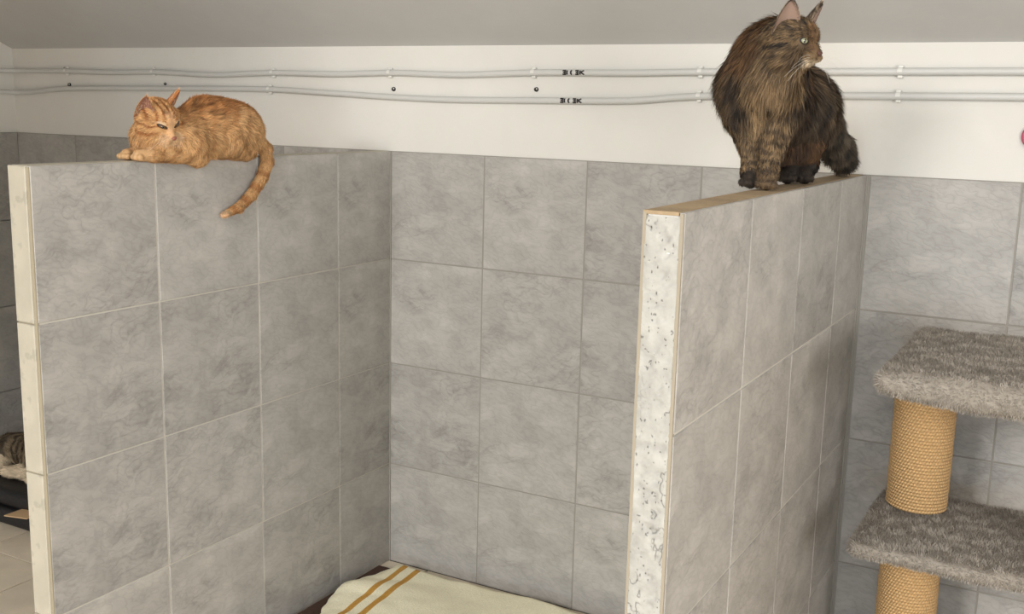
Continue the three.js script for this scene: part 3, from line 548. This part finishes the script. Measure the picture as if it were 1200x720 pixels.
// ---------------------------------------------------------------- long-haired brown tabby standing on the right partition
{
  const root = thing('cat', 'long-haired dark brown tabby cat standing on the partition, head turned aside', 'cat');
  const head = { o: V(1.409, 1.6015, 0.727), ...frameOf([0.91, -0.13, 0.36], [0.1, 1, 0.04]) }, k = 1.08;
  const back = [0, -0.25, -1], down = [0, -1, 0.1];
  const prims = [
    ell([1.34, 1.503, 0.66], [0.072, 0.072, 0.06], ID, { g: 'chest', flow: [0, -1, 0.15], len: 0.034, k: 0.04 }),
    ell([1.318, 1.53, 0.615], [0.068, 0.07, 0.075], ID, { g: 'body', flow: [-0.1, -0.9, -0.4], len: 0.036, k: 0.04 }),
    ell([1.341, 1.593, 0.64], [0.052, 0.05, 0.06], ID, { g: 'neck', flow: [-0.6, -0.8, -0.2], len: 0.03, k: 0.04 }),
    ell([1.36, 1.505, 0.52], [0.066, 0.072, 0.09], ID, { g: 'body', flow: [0, -0.8, -0.7], len: 0.034, k: 0.04 }),
    ell([1.37, 1.488, 0.44], [0.06, 0.068, 0.07], ID, { g: 'body', flow: [0, -0.9, -0.5], len: 0.034, k: 0.04 }),
    cap([1.338, 1.545, 0.63], [1.376, 1.598, 0.69], 0.064, 0.046, { g: 'neck', flow: [-0.4, -0.9, -0.1], len: 0.03, k: 0.04 }),
    cap([1.376, 1.598, 0.69], [1.398, 1.607, 0.715], 0.045, 0.038, { g: 'neck', flow: [-0.5, -0.8, -0.1], len: 0.022, k: 0.02 }),
    cap([1.394, 1.572, 0.722], [1.37, 1.53, 0.705], 0.034, 0.04, { g: 'mane', flow: [-0.25, -1, 0.1], len: 0.036, k: 0.025 }),
    ...headPrims(head, k, { len: 0.009, cheek: 0.02 }),
    // forelegs
    cap([1.312, 1.47, 0.665], [1.328, 1.42, 0.675], 0.034, 0.024, { g: 'leg', len: 0.02, k: 0.02 }), cap([1.328, 1.42, 0.675], [1.337, 1.365, 0.698], 0.022, 0.0165, { g: 'leg', len: 0.011, k: 0.012 }),
    cap([1.337, 1.365, 0.698], [1.342, 1.35, 0.712], 0.0155, 0.0145, { g: 'paw', dk: 1, len: 0.007, k: 0.012 }), ...toes([1.343, 1.35, 0.717], [0.15, 0, 1], 0.0145, { dk: 1, len: 0.005 }),
    cap([1.372, 1.47, 0.67], [1.373, 1.42, 0.69], 0.034, 0.025, { g: 'leg', len: 0.02, k: 0.02 }), cap([1.373, 1.42, 0.69], [1.377, 1.365, 0.714], 0.023, 0.0175, { g: 'leg', len: 0.011, k: 0.012 }),
    cap([1.377, 1.365, 0.714], [1.379, 1.35, 0.728], 0.0165, 0.015, { g: 'paw', len: 0.007, k: 0.012 }), ...toes([1.38, 1.35, 0.733], [0.15, 0, 1], 0.0148, { len: 0.005 }),
    // hind legs
    cap([1.34, 1.46, 0.45], [1.348, 1.41, 0.49], 0.042, 0.03, { g: 'thigh', len: 0.028, k: 0.025 }), cap([1.348, 1.41, 0.49], [1.35, 1.37, 0.465], 0.027, 0.018, { g: 'hind', len: 0.018, k: 0.015 }),
    cap([1.35, 1.37, 0.465], [1.358, 1.35, 0.51], 0.018, 0.0155, { g: 'paw', dk: 1, len: 0.008, k: 0.012 }), ...toes([1.359, 1.35, 0.514], [0.1, 0, 1], 0.0145, { dk: 1, len: 0.005 }),
    cap([1.382, 1.455, 0.43], [1.382, 1.41, 0.462], 0.04, 0.028, { g: 'thigh', len: 0.022, k: 0.025 }), cap([1.382, 1.41, 0.462], [1.379, 1.372, 0.435], 0.025, 0.017, { g: 'hind', len: 0.014, k: 0.015 }),
    cap([1.382, 1.372, 0.43], [1.384, 1.35, 0.475], 0.018, 0.0155, { g: 'paw', dk: 1, len: 0.008, k: 0.012 }), ...toes([1.385, 1.35, 0.478], [0.1, 0, 1], 0.0145, { dk: 1, len: 0.005 }),
    // bushy tail dropping to the top of the wall
    cap([1.375, 1.5, 0.385], [1.383, 1.455, 0.3], 0.026, 0.024, { g: 'tail', len: 0.026, k: 0.025 }), cap([1.383, 1.455, 0.3], [1.387, 1.405, 0.205], 0.024, 0.026, { g: 'tail', len: 0.028, k: 0.02 }),
    cap([1.387, 1.405, 0.205], [1.387, 1.372, 0.13], 0.026, 0.023, { g: 'tail', len: 0.03, k: 0.02 }),
  ];
  const black = srgb(28, 22, 17), dark = srgb(52, 40, 28), brown = srgb(80, 62, 41), rust = srgb(100, 68, 36), tan = srgb(150, 124, 90), grey = srgb(78, 70, 58);
  const coat = (p, b) => {
    const nz = noise3(p.x * 34, p.y * 26, p.z * 34), n2 = noise3(p.x * 120, p.y * 70, p.z * 120), n3 = noise3(p.x * 16 + 9, p.y * 13, p.z * 16);
    let c = mixC(dark, brown, 0.2 + 0.8 * n2);
    if (b.g === 'head' || b.g === 'muzzle') {
      const h = inHead(head, p), f = h.f / k, u = h.u / k, s = Math.abs(h.s / k);
      c = mixC(brown, tan, 0.1 + 0.45 * n2);
      if (b.g === 'muzzle') return mixC(c, u < -0.022 ? srgb(190, 172, 145) : srgb(120, 96, 66), 0.7);
      if (u > 0.012) c = mixC(c, black, 0.75 * smooth(0.1, 0.7, Math.sin(s * 620 + 1.2 + nz)));
      const dx = f - 0.02, line = u - 0.006 + dx * -0.15;                                  // dark line running back from the eye
      if (dx < 0.004 && dx > -0.05 && Math.abs(line + 0.006) < 0.0035 && s > 0.015) c = mixC(c, black, 0.9);
      if (dx < -0.002 && dx > -0.05 && Math.abs(line + 0.02) < 0.0035 && s > 0.018) c = mixC(c, black, 0.7);
      if (f > 0.033 && s < 0.011 && u > -0.012) c = mixC(c, rust, 0.5);
      if (f > 0.026 && u < 0.0 && s > 0.008 && b.g === 'head') c = mixC(c, dark, 0.55);
      return c;
    }
    if (b.g === 'paw') return b.q.dk ? mixC(black, dark, n2 * 0.8) : mixC(mixC(brown, tan, 0.3 * n2), black, 0.5 * smooth(0.1, 0.7, Math.sin(p.y * 330 + nz * 4)));
    if (b.g === 'leg') { c = mixC(brown, tan, 0.15 + 0.4 * n2); return mixC(c, black, 0.75 * smooth(0.1, 0.7, Math.sin(p.y * 330 + nz * 4 + p.x * 40))); }
    if (b.g === 'hind') return mixC(mixC(rust, brown, n2), dark, 0.3);
    if (b.g === 'thigh') return mixC(mixC(dark, rust, 0.35 + 0.3 * n2), black, 0.4 * smooth(0.5, 0.8, n3));
    if (b.g === 'tail') return mixC(mixC(dark, grey, 0.3 + 0.7 * n2), black, 0.6 * smooth(0.4, 0.8, Math.sin(p.z * 110 + nz * 4)));
    if (b.g === 'neck') c = mixC(c, rust, 0.55 * smooth(0.3, 0.7, n3));
    if (b.g === 'mane') c = mixC(c, tan, 0.45);
    if (b.g === 'chest') { const mid = Math.exp(-Math.pow((p.x - 1.352 - (nz - 0.5) * 0.03) / 0.02, 2)); c = mixC(c, tan, 0.85 * mid * smooth(1.56, 1.5, p.y) + 0.1); }
    if (b.g === 'body') c = mixC(c, p.z > 0.58 ? rust : grey, 0.35 * n2 + (p.z > 0.58 ? 0.15 : 0));
    return mixC(c, black, 0.7 * smooth(0.56, 0.72, nz));
  };
  makeCat({
    root, prims, head, k, coat, count: 190000, lo: [1.21, 1.325, 0.08], hi: [1.5, 1.68, 0.8], cell: 0.004, seed: 23,
    ear: { lean: 0.3, turn: 0.5, tall: 0.058, wide: 0.0255, ahead: 0.003, tip: 0.22 }, earIn: srgb(150, 126, 112), earOut: srgb(52, 38, 28), earTuft: srgb(176, 156, 130), earHair: 2600,
    eyes: [[0.03, 0.006, -0.0185], [0.03, 0.006, 0.0185]], eyeR: 0.006, eyeOpen: 0.75, eyeTilt: 0.2, pupil: 0.7, rim: srgb(20, 16, 13), iris: srgb(146, 146, 118), nose: srgb(84, 56, 48), lift: 0.32, sag: -0.3, width: 0.0012, streak: 0.95, clump: 42, vary: 1.2, locks: 1.5,
  });
}

// ---------------------------------------------------------------- cat tree on the right
{
  const o = thing('cat_tree', 'grey plush cat tree with thick sisal posts beside the right partition', 'cat tree', [1.63, 0, 0.22]);
  const L = (x, y, z) => [x - 1.63, y, z - 0.22];
  const plush = srgb(162, 154, 143), plushMat = mat({ color: srgb(150, 142, 131), roughness: 0.95 });
  const slab = (name, x0, x1, z0, z1, y, th, sag, rim, sd) => {
    const a = L(x0, y, z0), b = L(x1, y, z1), cx = (a[0] + b[0]) / 2, cz = (a[2] + b[2]) / 2, hx = (b[0] - a[0]) / 2, hz = (b[2] - a[2]) / 2, r = Math.min(0.028, th * 0.48 + sag * 0.45);
    const f = (px, py, pz) => {
      const s = sag * (1 - Math.pow((px - cx) / hx, 2)), t = th / 2 + s / 2;
      const edge = rim * smooth(hz - 0.075, hz - 0.02, Math.abs(pz - cz)) - rim * 0.5;
      const qx = Math.abs(px - cx) - hx + r, qy = Math.abs(py - (y - t + (py > y - t ? edge : 0))) - t + r, qz = Math.abs(pz - cz) - hz + r;
      return (Math.hypot(Math.max(qx, 0), Math.max(qy, 0), Math.max(qz, 0)) + Math.min(Math.max(qx, qy, qz), 0) - r + (noise3(px * 28, py * 28, pz * 28) - 0.5) * 0.006) * 0.85;
    };
    const g = surfaceNets(f, [a[0] - 0.03, y - th - sag - 0.03, a[2] - 0.03], [b[0] + 0.03, y + 0.04, b[2] + 0.03], 0.008);
    const m = add(name, g, plushMat, o);
    furOn(m, g, 70000, (p, n) => {
      const cl = noise3(p.x * 55 + 5, p.y * 55, p.z * 55) - 0.5, c2 = noise3(p.x * 55, p.y * 55 + 9, p.z * 55) - 0.5, t = noise3(p.x * 14, p.y * 14, p.z * 14);
      const dir = n.clone().multiplyScalar(0.75).add(V(cl * 0.9 + (rnd() - 0.5) * 0.7, -0.12 + (rnd() - 0.5) * 0.5, c2 * 0.9 + 0.25 * (rnd() - 0.3)));
      return { dir, len: 0.006 + 0.005 * rnd(), width: 0.0012, color: plush.clone().multiplyScalar(0.76 + 0.4 * rnd() + (t - 0.5) * 0.25) };
    }, sd, 'plush_pile');
    return m;
  };
  slab('upper_platform', 1.584, 2.06, 0.13, 0.65, 0.998, 0.04, 0.018, 0.008, 41);
  slab('lower_platform', 1.54, 2.06, 0.11, 0.52, 0.597, 0.032, 0.0, 0.0, 43);
  slab('base_plate', 1.5, 2.1, 0.06, 0.62, 0.04, 0.036, 0, 0, 47);
  // sisal: rope wound round each post
  const rope = mat({ roughness: 0.85, bumpScale: 0.0012, bumpMap: tex([64, 32], (u, v) => 0.5 + 0.5 * Math.sin((u + v) * Math.PI * 2 * 1), false), map: tex([256, 64], (u, v) => { const w = 0.5 + 0.5 * Math.sin((u * 7 + v) * Math.PI * 2), t = 178 + w * 30 + (fbm(u * 16, v * 4, 16, 71, 3) - 0.5) * 60; return [t * 1.07, t * 0.88, t * 0.62]; }) });
  rope.map.repeat.set(1, 1); rope.bumpMap.repeat.set(7, 1);
  const post = (x, z, y0, y1) => {
    const c = L(x, 0, z), R = 0.0605, pitch = 0.0076, turns = Math.floor((y1 - y0) / pitch);
    const core = add('post', new THREE.CylinderGeometry(R, R, y1 - y0, 32), mat({ color: srgb(150, 112, 66), roughness: 0.9 }), o); core.position.set(c[0], (y0 + y1) / 2, c[2]);
    const N = turns * 32, P = [], U = [], T = [], ring = 6, rr = 0.0043;
    for (let i = 0; i <= N; i++) {
      const a = i / 32 * Math.PI * 2, y = -(y1 - y0) / 2 + pitch * (i / 32 + 0.5), wob = (noise3(i * 0.11, y * 40, 3) - 0.5) * 0.0012;
      for (let j = 0; j <= ring; j++) { const b = j / ring * Math.PI * 2, q = R + 0.0022 + wob + rr * Math.cos(b); P.push(q * Math.cos(a), y + rr * Math.sin(b), q * Math.sin(a)); U.push(i / 32 * 8.37, j / ring); }
    }
    for (let i = 0; i < N; i++) for (let j = 0; j < ring; j++) { const a = i * (ring + 1) + j, b = a + ring + 1; T.push(a, a + 1, b, a + 1, b + 1, b); }
    const g = new THREE.BufferGeometry(); g.setAttribute('position', new THREE.Float32BufferAttribute(P, 3)); g.setAttribute('uv', new THREE.Float32BufferAttribute(U, 2)); g.setIndex(T); g.computeVertexNormals();
    const m = add('sisal_rope', g, rope, core); m.userData.label = 'golden sisal rope winding';
  };
  post(1.628, 0.215, 0.6, 0.955); post(1.628, 0.215, 0.035, 0.565); post(1.98, 0.4, 0.6, 0.955); post(1.98, 0.4, 0.035, 0.565);
}

// ---------------------------------------------------------------- bedding in the middle stall
{
  const c = add('cushion', new RoundedBoxGeometry(1.0, 0.018, 0.72, 4, 0.008).translate(0.515, 0.0105, 0.44), mat({ color: srgb(62, 41, 28), roughness: 0.9, bumpMap: plasterBump, bumpScale: 0.002 }));
  tag(c, 'flat dark brown pad lying under the towel in the stall', 'pad');
  const nx = 96, nz = 70, P = [], U = [], T = [], x1 = 1.12, z0 = 0.085, z1 = 0.85;
  const top = (i, j) => {
    const u = i / nx, v = j / nz; const zz = z0 + (z1 - z0) * v, kn = [[0.08, 0.088], [0.16, 0.068], [0.22, 0.045], [0.3, 0.037], [0.36, 0.046], [0.42, 0.066], [0.5, 0.1], [0.9, 0.13]]; let m = 0; while (m < kn.length - 2 && kn[m + 1][0] < zz) m++;
    const left = kn[m][1] + (kn[m + 1][1] - kn[m][1]) * smooth(kn[m][0], kn[m + 1][0], zz); let x = left + (x1 - left) * u, z = zz;
    x += (fbm(v * 12 + 2, 0.3, 64, 501, 3) - 0.5) * 0.014 * (1 - u);
    z += (fbm(u * 6 + 1, 0.7, 64, 511, 3) - 0.5) * 0.03 * (1 - v);
    const wr = (fbm(x * 7, z * 7, 64, 521, 3) - 0.45) * 0.016, e = smooth(0, 0.03, u);
    return [x, 0.04 + wr * 0.9 + Math.max(0, 0.008 * Math.sin(z * 26 + x * 9)) * smooth(0.3, 0.0, u) - 0.01 * (1 - e), z];
  };
  for (const s of [0, 1]) for (let j = 0; j <= nz; j++) for (let i = 0; i <= nx; i++) { const q = top(i, j); P.push(q[0], q[1] - s * 0.004, q[2]); U.push(q[0] - (q[2] - 0.08) * 0.1, q[2]); }
  const n = (nx + 1) * (nz + 1);
  for (let j = 0; j < nz; j++) for (let i = 0; i < nx; i++) { const a = j * (nx + 1) + i, b = a + 1, c2 = a + nx + 1, d = c2 + 1; T.push(a, c2, b, b, c2, d); T.push(n + a, n + b, n + c2, n + b, n + d, n + c2); }
  const rimq = (a, b) => T.push(a, b, n + a, b, n + b, n + a);
  for (let i = 0; i < nx; i++) { rimq(i, i + 1); rimq(nz * (nx + 1) + i + 1, nz * (nx + 1) + i); }
  for (let j = 0; j < nz; j++) { rimq((j + 1) * (nx + 1), j * (nx + 1)); rimq(j * (nx + 1) + nx, (j + 1) * (nx + 1) + nx); }
  const g = new THREE.BufferGeometry(); g.setAttribute('position', new THREE.Float32BufferAttribute(P, 3)); g.setAttribute('uv', new THREE.Float32BufferAttribute(U, 2)); g.setIndex(T); g.computeVertexNormals();
  const map = tex([1024, 256], (u, v) => {                             // uv in metres: stripes woven along z
    const w = (noise2(v * 8, 3, 8, 540) - 0.5) * 0.003, x = u + w, s = (c3, h) => smooth(h + 0.001, h - 0.001, Math.abs(x - c3)), gr = (hash(u * 1024, v * 256, 8) - 0.5) * 16, st = Math.max(s(0.122, 0.0095), s(0.172, 0.0095)) * (0.8 + 0.2 * hash(u * 1024, v * 256, 12));
    const t = 240 + gr + (fbm(u * 10, v * 10, 10, 550, 4) - 0.5) * 14, a = [t, t * 0.975, t * 0.855], b = [186 + gr, 134 + gr, 48];
    return [0, 1, 2].map((k) => a[k] + (b[k] - a[k]) * st);
  });
  tag(add('towel', g, mat({ map, roughness: 0.95, bumpMap: tex(256, (u, v) => hash(u * 256, v * 256, 5) * 0.5 + 0.5 * fbm(u * 32, v * 32, 32, 90, 2), false, [6, 6]), bumpScale: 0.0015 })), 'cream towel with two ochre stripes spread on the stall floor', 'towel');
}

// ---------------------------------------------------------------- behind the left partition: a third cat on a black bed
{
  const b = thing('pet_bed', 'black pet bed behind the left partition, a cat lying on it', 'pet bed', [-1.4, 0, 0.3]);
  const blackM = mat({ color: srgb(26, 25, 26), roughness: 0.55, bumpMap: plasterBump, bumpScale: 0.002 });
  add('tray', new RoundedBoxGeometry(0.52, 0.06, 0.36, 4, 0.02).translate(0, 0.0305, 0), blackM, b);
  add('cushion', new RoundedBoxGeometry(0.5, 0.064, 0.34, 5, 0.03).translate(0, 0.092, 0), blackM, b);
  const card = add('card', new RoundedBoxGeometry(0.12, 0.004, 0.07, 2, 0.0015), mat({ color: srgb(196, 164, 126), roughness: 0.9 })); card.position.set(-1.155, 0.0885, 0.5); card.rotation.z = 0.12;
  tag(card, 'small tan cardboard flap wedged beside the black pet bed', 'cardboard');
  card.position.y = 0.079;
  const root = thing('cat', 'brown tabby cat with pale belly curled on the black pet bed', 'cat');
  const head = { o: V(-1.58, 0.195, 0.36), ...frameOf([0.2, -0.2, 0.9], [0, 1, 0.1]) }, k = 1, Y = 0.13;
  const prims = [
    ell([-1.36, Y + 0.068, 0.27], [0.1, 0.068, 0.085], ID, { g: 'body', flow: [1, -0.2, 0], len: 0.016 }), ell([-1.29, Y + 0.062, 0.29], [0.075, 0.062, 0.085], ID, { g: 'body', flow: [0.5, -0.8, 0.2], len: 0.016, k: 0.04 }),
    ell([-1.48, Y + 0.06, 0.28], [0.07, 0.058, 0.07], ID, { g: 'body', flow: [1, -0.2, 0], len: 0.016, k: 0.04 }), cap([-1.5, Y + 0.06, 0.31], [-1.575, Y + 0.062, 0.355], 0.045, 0.036, { g: 'body', len: 0.014, k: 0.03 }),
    ...headPrims(head, k, {}),
    cap([-1.3, Y + 0.03, 0.36], [-1.4, Y + 0.02, 0.385], 0.03, 0.018, { g: 'belly', len: 0.012 }), cap([-1.23, Y + 0.03, 0.33], [-1.26, Y + 0.02, 0.39], 0.03, 0.017, { g: 'belly', len: 0.012 }),
    cap([-1.215, Y + 0.04, 0.3], [-1.22, Y + 0.02, 0.2], 0.022, 0.016, { g: 'tail', len: 0.012 }), cap([-1.22, Y + 0.02, 0.2], [-1.34, Y + 0.016, 0.165], 0.016, 0.012, { g: 'tail', len: 0.012, k: 0.01 }),
    cap([-1.47, Y + 0.03, 0.35], [-1.5, Y + 0.018, 0.42], 0.026, 0.016, { g: 'belly', len: 0.01 }),
  ];
  const d = srgb(70, 60, 48), m = srgb(138, 122, 98), w = srgb(214, 196, 168);
  makeCat({
    root, prims, head, k, count: 42000, lo: [-1.68, 0.11, 0.13], hi: [-1.16, 0.29, 0.47], cell: 0.005, seed: 61,
    coat: (p, b2) => { const nz = noise3(p.x * 40, p.y * 40, p.z * 40); if (b2.g === 'belly' || b2.g === 'muzzle') return mixC(w, m, nz * 0.4); return mixC(mixC(m, w, smooth(0.185, 0.14, p.y) * 0.7), d, 0.85 * smooth(0.0, 0.6, Math.sin(p.x * 150 + p.y * 90 + nz * 4))); },
    earIn: srgb(190, 150, 130), earOut: d, earTuft: w, eyes: [[0.03, 0.006, -0.018], [0.03, 0.006, 0.018]], eyeR: 0.0072, eyeOpen: 0.3, pupil: 0.5, rim: srgb(30, 25, 20), iris: srgb(150, 140, 80), nose: srgb(150, 90, 80), width: 0.0011,
  });
}

// ---------------------------------------------------------------- pink hook at the right edge, small marks on the wall
{
  const o = thing('wall_hook', 'glossy pink rounded hook on the white wall', 'hook', [1.7755, 1.437, 0]);
  const pm = mat({ color: srgb(236, 92, 128), roughness: 0.35 });
  add('plate', new THREE.CylinderGeometry(0.028, 0.028, 0.006, 32).rotateX(Math.PI / 2).translate(0, 0, 0.0), mat({ color: srgb(150, 40, 66), roughness: 0.4 }), o);
  const s = new THREE.SphereGeometry(0.025, 28, 16); s.scale(1, 1, 0.3); add('cover', s.translate(0, 0, 0.004), pm, o);
  add('hook', new THREE.TorusGeometry(0.012, 0.004, 10, 20, Math.PI).rotateZ(Math.PI).rotateY(Math.PI / 2).translate(0, -0.008, 0.02), pm, o);
}
renderer.render(scene, camera);
